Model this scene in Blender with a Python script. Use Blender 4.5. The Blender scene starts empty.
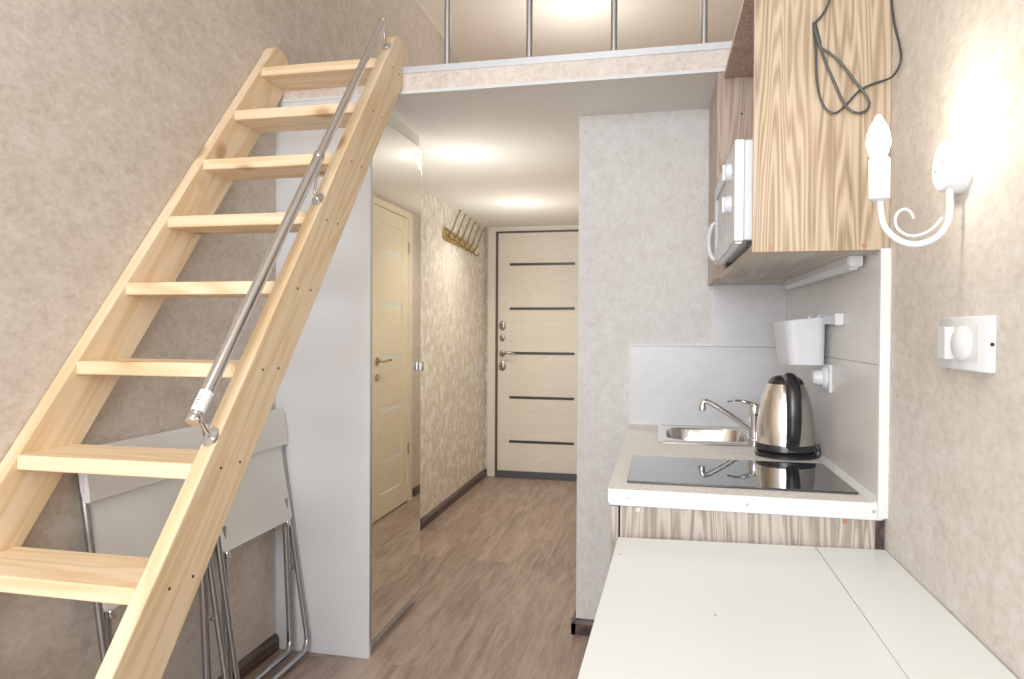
import bpy, bmesh, math, random
from math import sin, cos, pi, radians as R
from mathutils import Vector, Matrix, Euler
random.seed(7)
col = bpy.context.scene.collection

# ---------------------------------------------------------------- layout (metres)
XL, XK, XR = -1.461, -0.329, 0.488        # left wall, right side of hall, right wall
YK, YD = 2.82, 5.724                      # kitchen back wall, entrance wall
YLOFT, ZL, ZLT, ZC = 2.42, 2.128, 2.225, 3.25
YB = -2.3                                 # window wall behind
XT = 0.474                                # face of the tiles on right wall
YC = 1.64                                 # near end of the kitchenette
ZT = 0.875                                # worktop

# ---------------------------------------------------------------- materials
def _mat(name):
    m = bpy.data.materials.new(name); m.use_nodes = True
    nt = m.node_tree; b = nt.nodes['Principled BSDF']
    return m, nt, b
def plain(name, colr, rough=0.5, metal=0.0, spec=0.5, emit=None, es=0, bump=0, bscale=200, coat=0):
    m, nt, b = _mat(name)
    b.inputs['Base Color'].default_value = (*colr, 1); b.inputs['Roughness'].default_value = rough
    b.inputs['Metallic'].default_value = metal; b.inputs['Specular IOR Level'].default_value = spec
    b.inputs['Coat Weight'].default_value = coat
    if emit: b.inputs['Emission Color'].default_value = (*emit, 1); b.inputs['Emission Strength'].default_value = es
    # every surface gets a faint procedural variation in its roughness
    tc = nt.nodes.new('ShaderNodeTexCoord'); n = nt.nodes.new('ShaderNodeTexNoise'); n.inputs['Scale'].default_value = 12
    nt.links.new(tc.outputs['Object'], n.inputs['Vector'])
    mr = nt.nodes.new('ShaderNodeMapRange'); mr.inputs['To Min'].default_value = max(0, rough-.03); mr.inputs['To Max'].default_value = rough+.03
    nt.links.new(n.outputs['Fac'], mr.inputs['Value']); nt.links.new(mr.outputs['Result'], b.inputs['Roughness'])
    if bump:
        n2 = nt.nodes.new('ShaderNodeTexNoise'); n2.inputs['Scale'].default_value = bscale
        nt.links.new(tc.outputs['Object'], n2.inputs['Vector'])
        bp = nt.nodes.new('ShaderNodeBump'); bp.inputs['Strength'].default_value = bump; bp.inputs['Distance'].default_value = .002
        nt.links.new(n2.outputs['Fac'], bp.inputs['Height']); nt.links.new(bp.outputs['Normal'], b.inputs['Normal'])
    return m
def ramp(nt, stops):
    r = nt.nodes.new('ShaderNodeValToRGB'); e = r.color_ramp.elements
    while len(e) < len(stops): e.new(.5)
    for k, (p, c) in enumerate(stops): e[k].position = p; e[k].color = (*c, 1)
    return r
def noise(nt, vec, scale, detail=4, rough=.5, dist=0):
    n = nt.nodes.new('ShaderNodeTexNoise'); n.inputs['Scale'].default_value = scale; n.inputs['Detail'].default_value = detail
    n.inputs['Roughness'].default_value = rough; n.inputs['Distortion'].default_value = dist
    nt.links.new(vec, n.inputs['Vector']); return n.outputs['Fac']
def mapping(nt, scale=(1,1,1), rot=(0,0,0), loc=(0,0,0), src='Object'):
    tc = nt.nodes.new('ShaderNodeTexCoord'); mp = nt.nodes.new('ShaderNodeMapping')
    mp.inputs['Scale'].default_value = scale; mp.inputs['Rotation'].default_value = rot; mp.inputs['Location'].default_value = loc
    nt.links.new(tc.outputs[src], mp.inputs['Vector']); return mp.outputs['Vector']
def mix(nt, fac, a, b_, mode='MIX'):
    m = nt.nodes.new('ShaderNodeMix'); m.data_type = 'RGBA'; m.blend_type = mode
    if isinstance(fac, (int, float)): m.inputs[0].default_value = fac
    else: nt.links.new(fac, m.inputs[0])
    for s, i in ((a, 6), (b_, 7)):
        if isinstance(s, tuple): m.inputs[i].default_value = (*s, 1)
        else: nt.links.new(s, m.inputs[i])
    return m.outputs[2]
def math_(nt, op, a, b_=0.0):
    m = nt.nodes.new('ShaderNodeMath'); m.operation = op
    for s, i in ((a, 0), (b_, 1)):
        if isinstance(s, (int, float)): m.inputs[i].default_value = s
        else: nt.links.new(s, m.inputs[i])
    return m.outputs[0]
def bump(nt, b, h, st, dist=.003):
    bp = nt.nodes.new('ShaderNodeBump'); bp.inputs['Strength'].default_value = st; bp.inputs['Distance'].default_value = dist
    nt.links.new(h, bp.inputs['Height']); nt.links.new(bp.outputs['Normal'], b.inputs['Normal'])

def wallpaper(name, c_dark, c_mid, c_light, speck=None):
    """mottled plaster-look wallpaper with short upright flecks"""
    m, nt, b = _mat(name)
    v = mapping(nt); vs = mapping(nt, scale=(1, .6, .95))
    n1 = noise(nt, v, 2.2, 5, .6); n2 = noise(nt, vs, 70, 6, .7, .3); n3 = noise(nt, vs, 22, 5, .7, .5)
    s = math_(nt, 'ADD', math_(nt, 'MULTIPLY', n1, .22), math_(nt, 'ADD', math_(nt, 'MULTIPLY', n2, .46), math_(nt, 'MULTIPLY', n3, .32)))
    r = ramp(nt, [(.39, c_dark), (.50, c_mid), (.61, c_light)])
    nt.links.new(s, r.inputs[0]); c = r.outputs[0]
    if speck:
        sp = noise(nt, mapping(nt, scale=(1, 1, .7), loc=(3, 1, 2)), 26, 3, .55, .8)
        sr = ramp(nt, [(.62, (0, 0, 0)), (.72, (1, 1, 1))]); nt.links.new(sp, sr.inputs[0])
        c = mix(nt, math_(nt, 'MULTIPLY', sr.outputs[0], .45), c, speck)
    nt.links.new(c, b.inputs['Base Color'])
    b.inputs['Roughness'].default_value = .62; b.inputs['Specular IOR Level'].default_value = .3
    bump(nt, b, n2, .35, .0025); return m
def damask(name):
    """cream paper with glossy pearly leaf-like blotches"""
    m, nt, b = _mat(name)
    v = mapping(nt, scale=(1, 1, .8)); n = noise(nt, v, 17, 6, .62, .7); n2 = noise(nt, mapping(nt), 60, 4)
    r = ramp(nt, [(.42, (.66, .58, .47)), (.52, (.75, .69, .60)), (.60, (.90, .87, .81))]); nt.links.new(n, r.inputs[0])
    nt.links.new(r.outputs[0], b.inputs['Base Color'])
    rr = ramp(nt, [(.48, (.65, .65, .65)), (.55, (.28, .28, .28))]); nt.links.new(n, rr.inputs[0])
    nt.links.new(rr.outputs[0], b.inputs['Roughness']); b.inputs['Specular IOR Level'].default_value = .55
    bump(nt, b, math_(nt, 'ADD', n, math_(nt, 'MULTIPLY', n2, .2)), .5, .003); return m
def wood(name, stops, axis='Z', rot=(0,0,0), knots=None, freq=18, stretch=14, rough=.5, fine=.35, dist=1.2, spec=.4, seedloc=(0,0,0), rings_n=46, ringw=.38):
    m, nt, b = _mat(name)
    def sc(f, st):
        s = [f, f, f]; s['XYZ'.index(axis)] = f/st; return tuple(s)
    # rotate first, then stretch
    base = mapping(nt, rot=rot, loc=seedloc)
    def stretched(f, st):
        mp = nt.nodes.new('ShaderNodeMapping'); mp.inputs['Scale'].default_value = sc(f, st); nt.links.new(base, mp.inputs['Vector']); return mp.outputs['Vector']
    n1 = noise(nt, stretched(freq*.35, stretch*.6), 1, 3, .5, dist*.6)
    rings = math_(nt, 'SINE', math_(nt, 'MULTIPLY', n1, rings_n))
    rings = math_(nt, 'MULTIPLY', math_(nt, 'ADD', rings, 1), .5)
    n2 = noise(nt, stretched(freq*9, stretch*2.2), 1, 3, .6)
    n3 = noise(nt, stretched(freq*.25, stretch*.5), 1, 2)
    s = math_(nt, 'ADD', math_(nt, 'MULTIPLY', rings, ringw), math_(nt, 'ADD', math_(nt, 'MULTIPLY', n2, fine), math_(nt, 'MULTIPLY', n3, 1-ringw-fine)))
    r = ramp(nt, stops); nt.links.new(s, r.inputs[0]); c = r.outputs[0]
    if knots:
        vo = nt.nodes.new('ShaderNodeTexVoronoi'); vo.inputs['Scale'].default_value = 1; vo.inputs['Randomness'].default_value = 1
        nt.links.new(stretched(6.0, 1.5), vo.inputs['Vector'])
        kr = ramp(nt, [(.0, (1, 1, 1)), (.10, (.9, .9, .9)), (.14, (.4, .4, .4)), (.21, (0, 0, 0))]); nt.links.new(vo.outputs['Distance'], kr.inputs[0])
        sepc = nt.nodes.new('ShaderNodeSeparateColor'); nt.links.new(vo.outputs['Color'], sepc.inputs[0])
        gate = math_(nt, 'GREATER_THAN', sepc.outputs[0], .05)
        c = mix(nt, math_(nt, 'MULTIPLY', math_(nt, 'MULTIPLY', kr.outputs[0], gate), .8), c, knots)
    nt.links.new(c, b.inputs['Base Color']); b.inputs['Roughness'].default_value = rough; b.inputs['Specular IOR Level'].default_value = spec
    bump(nt, b, n2, .12, .001); return m
def laminate(name):
    m, nt, b = _mat(name)
    tc = nt.nodes.new('ShaderNodeTexCoord'); mp = nt.nodes.new('ShaderNodeMapping'); mp.inputs['Rotation'].default_value = (0, 0, R(90))
    nt.links.new(tc.outputs['Object'], mp.inputs['Vector'])
    br = nt.nodes.new('ShaderNodeTexBrick'); br.inputs['Scale'].default_value = 1; br.inputs['Brick Width'].default_value = 1.2; br.inputs['Row Height'].default_value = .193
    br.inputs['Mortar Size'].default_value = .0012; br.inputs['Color1'].default_value = (0, 0, 0, 1); br.inputs['Color2'].default_value = (1, 1, 1, 1)
    br.inputs['Mortar'].default_value = (.5, .5, .5, 1); br.offset = .37
    nt.links.new(mp.outputs[0], br.inputs['Vector'])
    # per plank offset so that the grain breaks at the joints
    off = nt.nodes.new('ShaderNodeVectorMath'); off.operation = 'MULTIPLY'; off.inputs[1].default_value = (3, 7, 5)
    nt.links.new(br.outputs['Color'], off.inputs[0])
    ad = nt.nodes.new('ShaderNodeVectorMath'); ad.operation = 'ADD'; nt.links.new(tc.outputs['Object'], ad.inputs[0]); nt.links.new(off.outputs[0], ad.inputs[1])
    def st(x, y):
        q = nt.nodes.new('ShaderNodeMapping'); q.inputs['Scale'].default_value = (x, y, 1); nt.links.new(ad.outputs[0], q.inputs['Vector']); return q.outputs[0]
    n1 = noise(nt, st(8, 1.1), 1, 6, .62, 1.2); n2 = noise(nt, st(55, 5), 1, 5, .7, .8); n3 = noise(nt, st(3.5, .7), 1, 3, .5, .8)
    s = math_(nt, 'ADD', math_(nt, 'MULTIPLY', n1, .44), math_(nt, 'ADD', math_(nt, 'MULTIPLY', n2, .40), math_(nt, 'MULTIPLY', n3, .16)))
    r = ramp(nt, [(.36, (.13, .09, .07)), (.45, (.235, .17, .135)), (.53, (.35, .26, .205)), (.64, (.45, .355, .29))]); nt.links.new(s, r.inputs[0])
    hue = mix(nt, math_(nt, 'MULTIPLY', br.outputs['Color'], .09), r.outputs[0], (.50, .30, .23))
    c = mix(nt, math_(nt, 'MULTIPLY', br.outputs['Fac'], .2), hue, (.16, .12, .10))
    nt.links.new(c, b.inputs['Base Color']); b.inputs['Roughness'].default_value = .38; b.inputs['Specular IOR Level'].default_value = .45
    bump(nt, b, n2, .1, .001); return m
def speckle(name, base, dots, rough=.45):
    m, nt, b = _mat(name); n = noise(nt, mapping(nt), 260, 2, .6)
    r = ramp(nt, [(.38, dots), (.5, base), (.62, tuple(min(1, x*1.12) for x in base))]); nt.links.new(n, r.inputs[0])
    nt.links.new(r.outputs[0], b.inputs['Base Color']); b.inputs['Roughness'].default_value = rough; return m
def tilemat(name, base, lines_u, lines_z, uaxis):
    """large pale tiles: faint linen texture and grout lines at given positions (object space = world)"""
    m, nt, b = _mat(name)
    tc = nt.nodes.new('ShaderNodeTexCoord'); sep = nt.nodes.new('ShaderNodeSeparateXYZ'); nt.links.new(tc.outputs['Object'], sep.inputs[0])
    n = noise(nt, mapping(nt, scale=(1, 1, 3)), 9, 5, .6, .5); n2 = noise(nt, mapping(nt, scale=(1, 1, 5)), 60, 3)
    r = ramp(nt, [(.3, tuple(x*.9 for x in base)), (.7, tuple(min(1, x*1.07) for x in base))])
    nt.links.new(math_(nt, 'ADD', math_(nt, 'MULTIPLY', n, .6), math_(nt, 'MULTIPLY', n2, .4)), r.inputs[0])
    acc = None
    for ax, vals in ((uaxis, lines_u), ('Z', lines_z)):
        for v in vals:
            d = math_(nt, 'ABSOLUTE', math_(nt, 'SUBTRACT', sep.outputs[ax], v)); l = math_(nt, 'LESS_THAN', d, .0016)
            acc = l if acc is None else math_(nt, 'MAXIMUM', acc, l)
    c = mix(nt, acc, r.outputs[0], (.36, .34, .32)); nt.links.new(c, b.inputs['Base Color'])
    b.inputs['Roughness'].default_value = .28; return m

M = {}
M['paper'] = wallpaper('beige wallpaper', (.50, .43, .37), (.61, .545, .48), (.70, .645, .59), (.72, .67, .62))
M['paper_k'] = wallpaper('daylight-tinted wallpaper', (.62, .595, .57), (.70, .685, .67), (.77, .765, .76), (.62, .58, .54))  # same wallpaper, with the cool tone of daylight painted into its colours
M['paper_r'] = wallpaper('stone wallpaper', (.52, .47, .415), (.62, .575, .525), (.70, .665, .625), (.56, .49, .43))
M['paper_trim'] = wallpaper('loft edge wallpaper', (.60, .52, .46), (.74, .66, .60), (.84, .78, .73))
M['damask'] = damask('pearl damask wallpaper')
M['ceil'] = plain('satin stretch ceiling', (.82, .76, .69), .8, spec=.05)
M['ceil_hall'] = plain('hall ceiling film', (.83, .82, .78), .85, spec=.03)
M['floor'] = laminate('laminate floor')
M['plum'] = wood('dark plum baseboard', [(.3, (.035, .022, .022)), (.6, (.085, .055, .05)), (.8, (.13, .09, .08))], 'Y', rough=.4)
PINE = [(.15, (.88, .66, .42)), (.45, (.80, .55, .31)), (.7, (.70, .44, .22)), (.9, (.60, .35, .16))]
PINE = [(.12, (.88, .72, .50)), (.40, (.84, .66, .435)), (.62, (.79, .58, .34)), (.85, (.66, .43, .21))]
KN = (.42, .19, .06)
M['pine_s'] = wood('pine stringer', PINE, 'Y', rot=(R(-51.8), 0, 0), knots=KN, freq=20, stretch=18, rough=.55, dist=.7)
M['pine_t'] = wood('pine tread', [(p, tuple(min(1, x*1.04) for x in c)) for p, c in PINE], 'X', knots=KN, freq=22, stretch=16, rough=.55, dist=.6, seedloc=(.3, .1, .7))
OAK = [(.12, (.70, .52, .35)), (.4, (.56, .37, .22)), (.62, (.43, .27, .155)), (.85, (.24, .14, .075))]
M['ash'] = wood('upper cabinet shimo ash', [(.24, (.57, .46, .34)), (.42, (.48, .37, .255)), (.58, (.36, .26, .165)), (.74, (.19, .125, .07))], 'Z', freq=22, stretch=34, rough=.45, dist=.4, fine=.44, rings_n=190, ringw=.26, seedloc=(.2, 0, 0))
M['ash_in'] = wood('upper cabinet inside ash', [(.12, (.64, .52, .43)), (.4, (.54, .42, .34)), (.62, (.43, .32, .25)), (.88, (.28, .20, .15))], 'Z', freq=17, stretch=20, rough=.5, rings_n=130)
M['ash_b'] = wood('lower cabinet ash', [(.20, (.58, .52, .46)), (.42, (.48, .42, .365)), (.58, (.36, .30, .25)), (.76, (.20, .16, .13))], 'Z', freq=26, stretch=22, rough=.45, dist=.7, seedloc=(.9, .3, .4), rings_n=120, fine=.42, ringw=.3)
M['ash_bot'] = wood('cabinet underside', [(.12, (.62, .56, .50)), (.5, (.53, .47, .42)), (.85, (.40, .34, .30))], 'Y', freq=14, stretch=18, rough=.5)
M['edge'] = plain('wood edge band', (.62, .48, .34), .5)
M['white'] = plain('white laminate', (.74, .76, .77), .38)
M['white_side'] = plain('white wardrobe board', (.74, .76, .79), .35)
M['table'] = plain('white melamine', (.76, .80, .79), .30)
M['plastic'] = plain('white plastic', (.72, .74, .77), .35)
M['plastic_g'] = plain('pale grey plastic', (.72, .73, .74), .35)
M['chairp'] = plain('warm white chair plastic', (.74, .74, .71), .42, bump=.05)
M['mirror'] = plain('mirror glass', (.83, .82, .78), .01, 1.0)
M['mirror'].node_tree.nodes['Map Range'].inputs['To Min'].default_value = 0.0
M['mirror'].node_tree.nodes['Map Range'].inputs['To Max'].default_value = 0.004
M['alu'] = plain('brushed aluminium', (.50, .52, .55), .35, 1.0)
M['alu_p'] = plain('painted aluminium strip', (.62, .65, .70), .35, .35)
M['chrome'] = plain('chrome', (.72, .73, .75), .12, 1.0)
M['steel'] = plain('polished steel', (.78, .75, .70), .16, 1.0)
M['tube'] = plain('galvanised tube', (.45, .47, .49), .25, 1.0)
M['black'] = plain('black plastic', (.015, .015, .017), .22)
M['cord'] = plain('dark green black cord', (.035, .04, .04), .38)
M['glassblack'] = plain('black ceramic glass', (.012, .014, .02), .03, spec=.9, coat=.6)
M['glassblack'].node_tree.nodes['Map Range'].inputs['To Min'].default_value = .01
M['glassblack'].node_tree.nodes['Map Range'].inputs['To Max'].default_value = .03
M['worktop'] = speckle('beige granular worktop', (.78, .76, .72), (.56, .53, .48))
M['seam'] = plain('shadow joint', (.20, .19, .18), .8)
M['tile_b'] = tilemat('grey tile back', (.68, .69, .71), [], [1.19], 'X')
M['tile_r'] = tilemat('grey tile right', (.74, .72, .69), [2.79], [1.178], 'Y')
M['door'] = wood('bleached oak door', [(.12, (.84, .79, .70)), (.5, (.81, .75, .655)), (.85, (.77, .70, .60))], 'X', rings_n=120, freq=14, stretch=20, rough=.45)
M['door2'] = wood('cream oak door', [(.12, (.84, .76, .60)), (.5, (.80, .71, .545)), (.85, (.75, .65, .48))], 'X', rings_n=120, freq=14, stretch=20, rough=.45)
M['door2v'] = wood('cream oak stile', [(.12, (.84, .76, .60)), (.5, (.80, .71, .545)), (.85, (.75, .65, .48))], 'Z', rings_n=120, freq=14, stretch=20, rough=.45)
M['casing'] = plain('pale door casing', (.84, .80, .73), .5)
M['wenge'] = plain('wenge strip', (.045, .035, .03), .35)
M['doorframe'] = plain('dark steel door frame', (.10, .08, .07), .45, .2)
M['sill'] = plain('dark blue door sill', (.07, .075, .09), .45)
M['bronze'] = plain('aged nickel', (.42, .37, .30), .28, 1.0)
M['brass'] = plain('brass plate', (.62, .50, .20), .32, 1.0)
M['bronze_d'] = plain('dark hook metal', (.23, .17, .11), .3, 1.0)
M['frost'] = plain('frosted glass strip', (.72, .78, .76), .25, spec=.6)
M['cap'] = plain('red brown screw cap', (.42, .17, .09), .5)
M['hole'] = plain('dark hole', (.02, .015, .012), .8)
M['screw'] = plain('screw head', (.50, .47, .42), .4, .8)
M['led'] = plain('downlight lens', (1, 1, 1), .4, emit=(1, .93, .82), es=30)
M['ring'] = plain('downlight ring', (.85, .85, .84), .3)
M['bulb'] = plain('glowing bulb', (1, 1, 1), .3, emit=(1, .88, .70), es=25)
M['mww'] = plain('microwave enamel', (.66, .69, .74), .3)
M['mwglass'] = plain('microwave window', (.22, .22, .21), .12, spec=.6)
M['mwpanel'] = plain('microwave panel', (.62, .63, .62), .35)
M['label'] = plain('paper sticker', (.88, .89, .90), .6)
M['labelp'] = plain('pink tag', (.80, .66, .76), .6)
M['print'] = plain('sticker print', (.30, .33, .38), .6)
M['rubber'] = plain('dark rubber', (.05, .05, .05), .7)
def pane():
    m, nt, b = _mat('window pane'); nt.nodes.remove(b)
    t = nt.nodes.new('ShaderNodeBsdfTransparent'); g = nt.nodes.new('ShaderNodeBsdfGlossy'); g.inputs['Roughness'].default_value = .02
    mx = nt.nodes.new('ShaderNodeMixShader'); f = nt.nodes.new('ShaderNodeFresnel'); f.inputs['IOR'].default_value = 1.45
    nt.links.new(f.outputs[0], mx.inputs[0]); nt.links.new(t.outputs[0], mx.inputs[1]); nt.links.new(g.outputs[0], mx.inputs[2])
    nt.links.new(mx.outputs[0], nt.nodes['Material Output'].inputs[0]); return m
M['pane'] = pane()

# ---------------------------------------------------------------- mesh helpers (all in WORLD coordinates)
class MB:
    def __init__(s): s.v = []; s.f = []
    def add(s, vs, fs):
        o = len(s.v); s.v += [Vector(v) for v in vs]; s.f += [tuple(i+o for i in f) for f in fs]; return s
    def box(s, x0, x1, y0, y1, z0, z1):
        return s.add([(x0,y0,z0),(x1,y0,z0),(x1,y1,z0),(x0,y1,z0),(x0,y0,z1),(x1,y0,z1),(x1,y1,z1),(x0,y1,z1)],
                     [(0,3,2,1),(4,5,6,7),(0,1,5,4),(1,2,6,5),(2,3,7,6),(3,0,4,7)])
    def prism(s, pts, axis, a, b):
        """pts: 2D outline in the other two axes (in XYZ order), extruded along axis from a to b"""
        def P(p, t):
            l = list(p); l.insert('XYZ'.index(axis), t); return tuple(l)
        n = len(pts)
        return s.add([P(p, a) for p in pts] + [P(p, b) for p in pts],
                     [tuple(range(n))[::-1], tuple(range(n, 2*n))] + [(i, (i+1) % n, n+(i+1) % n, n+i) for i in range(n)])
    def tube(s, path, r, n=12, closed=False, flat=None, cap=True):
        """flat=(normal vec, ratio): squash"""
        P = [Vector(p) for p in path]; N = len(P); rs = r if isinstance(r, (list, tuple)) else [r]*N
        T = []
        for i in range(N):
            a = P[i-1] if (i > 0 or closed) else P[i]; b = P[(i+1) % N] if (i < N-1 or closed) else P[i]
            T.append((b-a).normalized())
        up = Vector((0, 0, 1)) if abs(T[0].z) < .9 else Vector((1, 0, 0))
        u = T[0].cross(up).normalized(); vs = []
        for i in range(N):
            if i: 
                q = T[i-1].rotation_difference(T[i]); u = (q @ u)
            u = (u - T[i]*u.dot(T[i])).normalized(); w = T[i].cross(u)
            for k in range(n):
                an = 2*pi*k/n; d = u*cos(an)*rs[i] + w*sin(an)*rs[i]
                if flat: 
                    fn = Vector(flat[0]).normalized(); d -= fn*d.dot(fn)*(1-flat[1])
                vs.append(P[i]+d)
        fs = [(i*n+k, i*n+(k+1) % n, ((i+1) % N)*n+(k+1) % n, ((i+1) % N)*n+k) for i in range(N if closed else N-1) for k in range(n)]
        if not closed and cap: fs += [tuple(range(n))[::-1], tuple(range((N-1)*n, N*n))]
        return s.add(vs, fs)
    def lathe(s, prof, c, axis=(0,0,1), n=32):
        """prof: (radius, height) list along axis from c"""
        A = Vector(axis).normalized(); up = Vector((0,0,1)) if abs(A.z) < .9 else Vector((1,0,0))
        u = A.cross(up).normalized(); w = A.cross(u); c = Vector(c); vs = []
        for r_, h in prof:
            for k in range(n):
                an = 2*pi*k/n; vs.append(c + A*h + (u*cos(an) + w*sin(an))*max(r_, 1e-5))
        m = len(prof); fs = [(i*n+k, i*n+(k+1) % n, (i+1)*n+(k+1) % n, (i+1)*n+k) for i in range(m-1) for k in range(n)]
        if prof[0][0] > 1e-4: fs.append(tuple(range(n))[::-1])
        if prof[-1][0] > 1e-4: fs.append(tuple(range((m-1)*n, m*n)))
        return s.add(vs, fs)
    def cyl(s, c, axis, r, h, n=20): return s.lathe([(r, 0), (r, h)], c, axis, n)
    def build(s, name, mat, parent=None, bevel=0, smooth=False, seg=2, loc=None, label=None, kind=None):
        me = bpy.data.meshes.new(name); org = Vector((0,0,0))
        if parent is not None: org = world_of(parent)
        if loc is not None: org = Vector(loc)
        me.from_pydata([tuple(v-org) for v in s.v], [], s.f)
        bm = bmesh.new(); bm.from_mesh(me); bmesh.ops.recalc_face_normals(bm, faces=bm.faces); bm.to_mesh(me); bm.free()
        if isinstance(mat, (list, tuple)):
            for m_ in mat: me.materials.append(m_)
        else: me.materials.append(mat)
        o = bpy.data.objects.new(name, me); col.objects.link(o)
        if parent is not None: o.parent = parent
        if loc is not None: o.location = loc
        if smooth:
            for p in me.polygons: p.use_smooth = True
            me.set_sharp_from_angle(angle=R(38))
        if bevel:
            bv = o.modifiers.new('bevel', 'BEVEL'); bv.width = bevel; bv.segments = seg; bv.limit_method = 'ANGLE'; bv.angle_limit = R(40)
            for p in me.polygons: p.use_smooth = True
            me.set_sharp_from_angle(angle=R(38)) if not smooth else None
            bv.harden_normals = False
        if label: o['label'] = label
        if kind: o['kind'] = kind
        return o
def world_of(o):
    v = Vector(o.location)
    while o.parent is not None: o = o.parent; v += Vector(o.location)
    return v
def box(name, d, mat, parent=None, bevel=0, **k): return MB().box(*d).build(name, mat, parent, bevel, **k)
def thing(name, label, cat, loc, group=None, kind=None):
    o = bpy.data.objects.new(name, None); o.empty_display_size = .05; col.objects.link(o); o.location = loc
    o['label'] = label; o['category'] = cat
    if group: o['group'] = group
    if kind: o['kind'] = kind
    return o
def tag(o, label, cat, group=None):
    o['label'] = label; o['category'] = cat
    if group: o['group'] = group
    return o
def structure(name, mb, mat, label=None, cat=None, bevel=0, parent=None):
    o = mb.build(name, mat, parent, bevel); o['kind'] = 'structure'
    if label: o['label'] = label
    if cat: o['category'] = cat
    return o
def arc(cx, cy, r, a0, a1, n=8): return [(cx+r*cos(R(a0+(a1-a0)*i/n)), cy+r*sin(R(a0+(a1-a0)*i/n))) for i in range(n+1)]
def smooth_path(pts, n=6):
    P = [Vector(p) for p in pts]; out = []
    for i in range(len(P)-1):
        p0 = P[max(i-1, 0)]; p1 = P[i]; p2 = P[i+1]; p3 = P[min(i+2, len(P)-1)]
        for k in range(n):
            t = k/n; out.append(.5*((2*p1)+(p2-p0)*t+(2*p0-5*p1+4*p2-p3)*t*t+(3*p1-p0-3*p2+p3)*t**3))
    out.append(P[-1]); return out

# ================================================================ ROOM SHELL
T = .12
structure('floor', MB().box(XL-T, XR+T, YB-T, YD+T, -.1, 0), M['floor'], 'brown grey laminate floor boards running toward the entrance door', 'floor')
structure('wall_left', MB().box(XL-T, XL, YB-T, 2.70, 0, ZC), M['paper'], 'tall beige mottled wall behind the wooden ladder', 'wall')
structure('wall_hall_left', MB().box(XL-T, XL, 2.70, YD+T, 0, ZL+.04), M['damask'], 'cream damask wall of the hall with the coat hooks', 'wall')
structure('wall_loft_left', MB().box(XL-T, XL, 2.70, YD+T, ZL+.04, ZC), M['paper'], 'beige wall up on the loft', 'wall')
structure('wall_entrance', MB().box(XL, XK+T, YD, YD+T, 0, ZC), M['damask'], 'narrow wall around the entrance door', 'wall')
structure('wall_kitchen', MB().box(XK, XR+T, YK, YK+T, 0, ZL+.02), M['paper_k'], 'textured wall, daylight grey put into its colour, at the back of the kitchenette', 'wall')
structure('wall_hall_right', MB().box(XK, XK+.1, YK+T, YD, 0, ZL+.02), M['paper'], 'hall wall holding the bathroom door', 'wall')
structure('wall_right', MB().box(XR, XR+T, YB-T, YD+T, 0, ZC), M['paper_r'], 'right wall with grey stone pattern wallpaper', 'wall')
structure('wall_loft_back', MB().box(XK+T, XR, YD, YD+T, ZLT, ZC), M['paper'], 'back wall of the loft', 'wall')
structure('ceiling', MB().box(XL-T, XR+T, YB-T, YD+T, ZC, ZC+.1), M['ceil'], 'beige ceiling above the loft', 'ceiling')
structure('ceiling_loft_platform', MB().box(XL, XR, YLOFT+.012, YD, ZL, ZLT-.028), M['ceil_hall'], 'white underside of the loft over hall and kitchenette', 'ceiling')
structure('floor_loft', MB().box(XL, XR, YLOFT+.03, YD, ZLT-.028, ZLT-.004), M['ash_bot'], 'floor of the loft', 'floor')
structure('trim_1', MB().box(XL, XR, YLOFT, YLOFT+.012, ZL, ZLT-.026), M['paper_trim'], 'pinkish wallpapered front edge of the loft', 'trim')
structure('trim_2', MB().box(XL, XR, YLOFT-.003, YLOFT+.03, ZLT-.026, ZLT), M['alu_p'], 'grey metal edging along top of the loft edge', 'trim', bevel=.002)
structure('trim_3', MB().box(XL, XR, YLOFT-.006, YLOFT+.004, ZL-.004, ZL+.007), M['white'], 'thin white bead along the lower loft edge', 'trim')
structure('trim_4', MB().box(XL, XL+.012, YLOFT+.04, YD-.02, ZC-.012, ZC), M['ceil'], 'thin ceiling bead on the loft wall', 'trim')
# window wall behind the viewpoint
WX0, WX1, WZ0, WZ1 = -1.25, .30, .85, 2.75
wb = MB().box(XL, WX0, YB-T, YB, 0, ZC).box(WX1, XR, YB-T, YB, 0, ZC).box(WX0, WX1, YB-T, YB, 0, WZ0).box(WX0, WX1, YB-T, YB, WZ1, ZC)
structure('wall_back', wb, M['paper'], 'window wall behind the viewpoint', 'wall')
w = thing('window_1', 'white framed window behind the viewpoint', 'window', ((WX0+WX1)/2, YB-.06, WZ0), kind='structure')
fr = MB().box(WX0, WX0+.06, YB-.09, YB-.03, WZ0, WZ1).box(WX1-.06, WX1, YB-.09, YB-.03, WZ0, WZ1).box(WX0+.06, WX1-.06, YB-.09, YB-.03, WZ0, WZ0+.06).box(WX0+.06, WX1-.06, YB-.09, YB-.03, WZ1-.06, WZ1).box(-.505, -.445, YB-.09, YB-.03, WZ0+.06, WZ1-.06)
fr.build('window_frame', M['white'], w)
box('pane', (WX0+.06, -.505, YB-.063, YB-.057, WZ0+.06, WZ1-.06), M['pane'], w)
box('pane', (-.445, WX1-.06, YB-.063, YB-.057, WZ0+.06, WZ1-.06), M['pane'], w)
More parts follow.
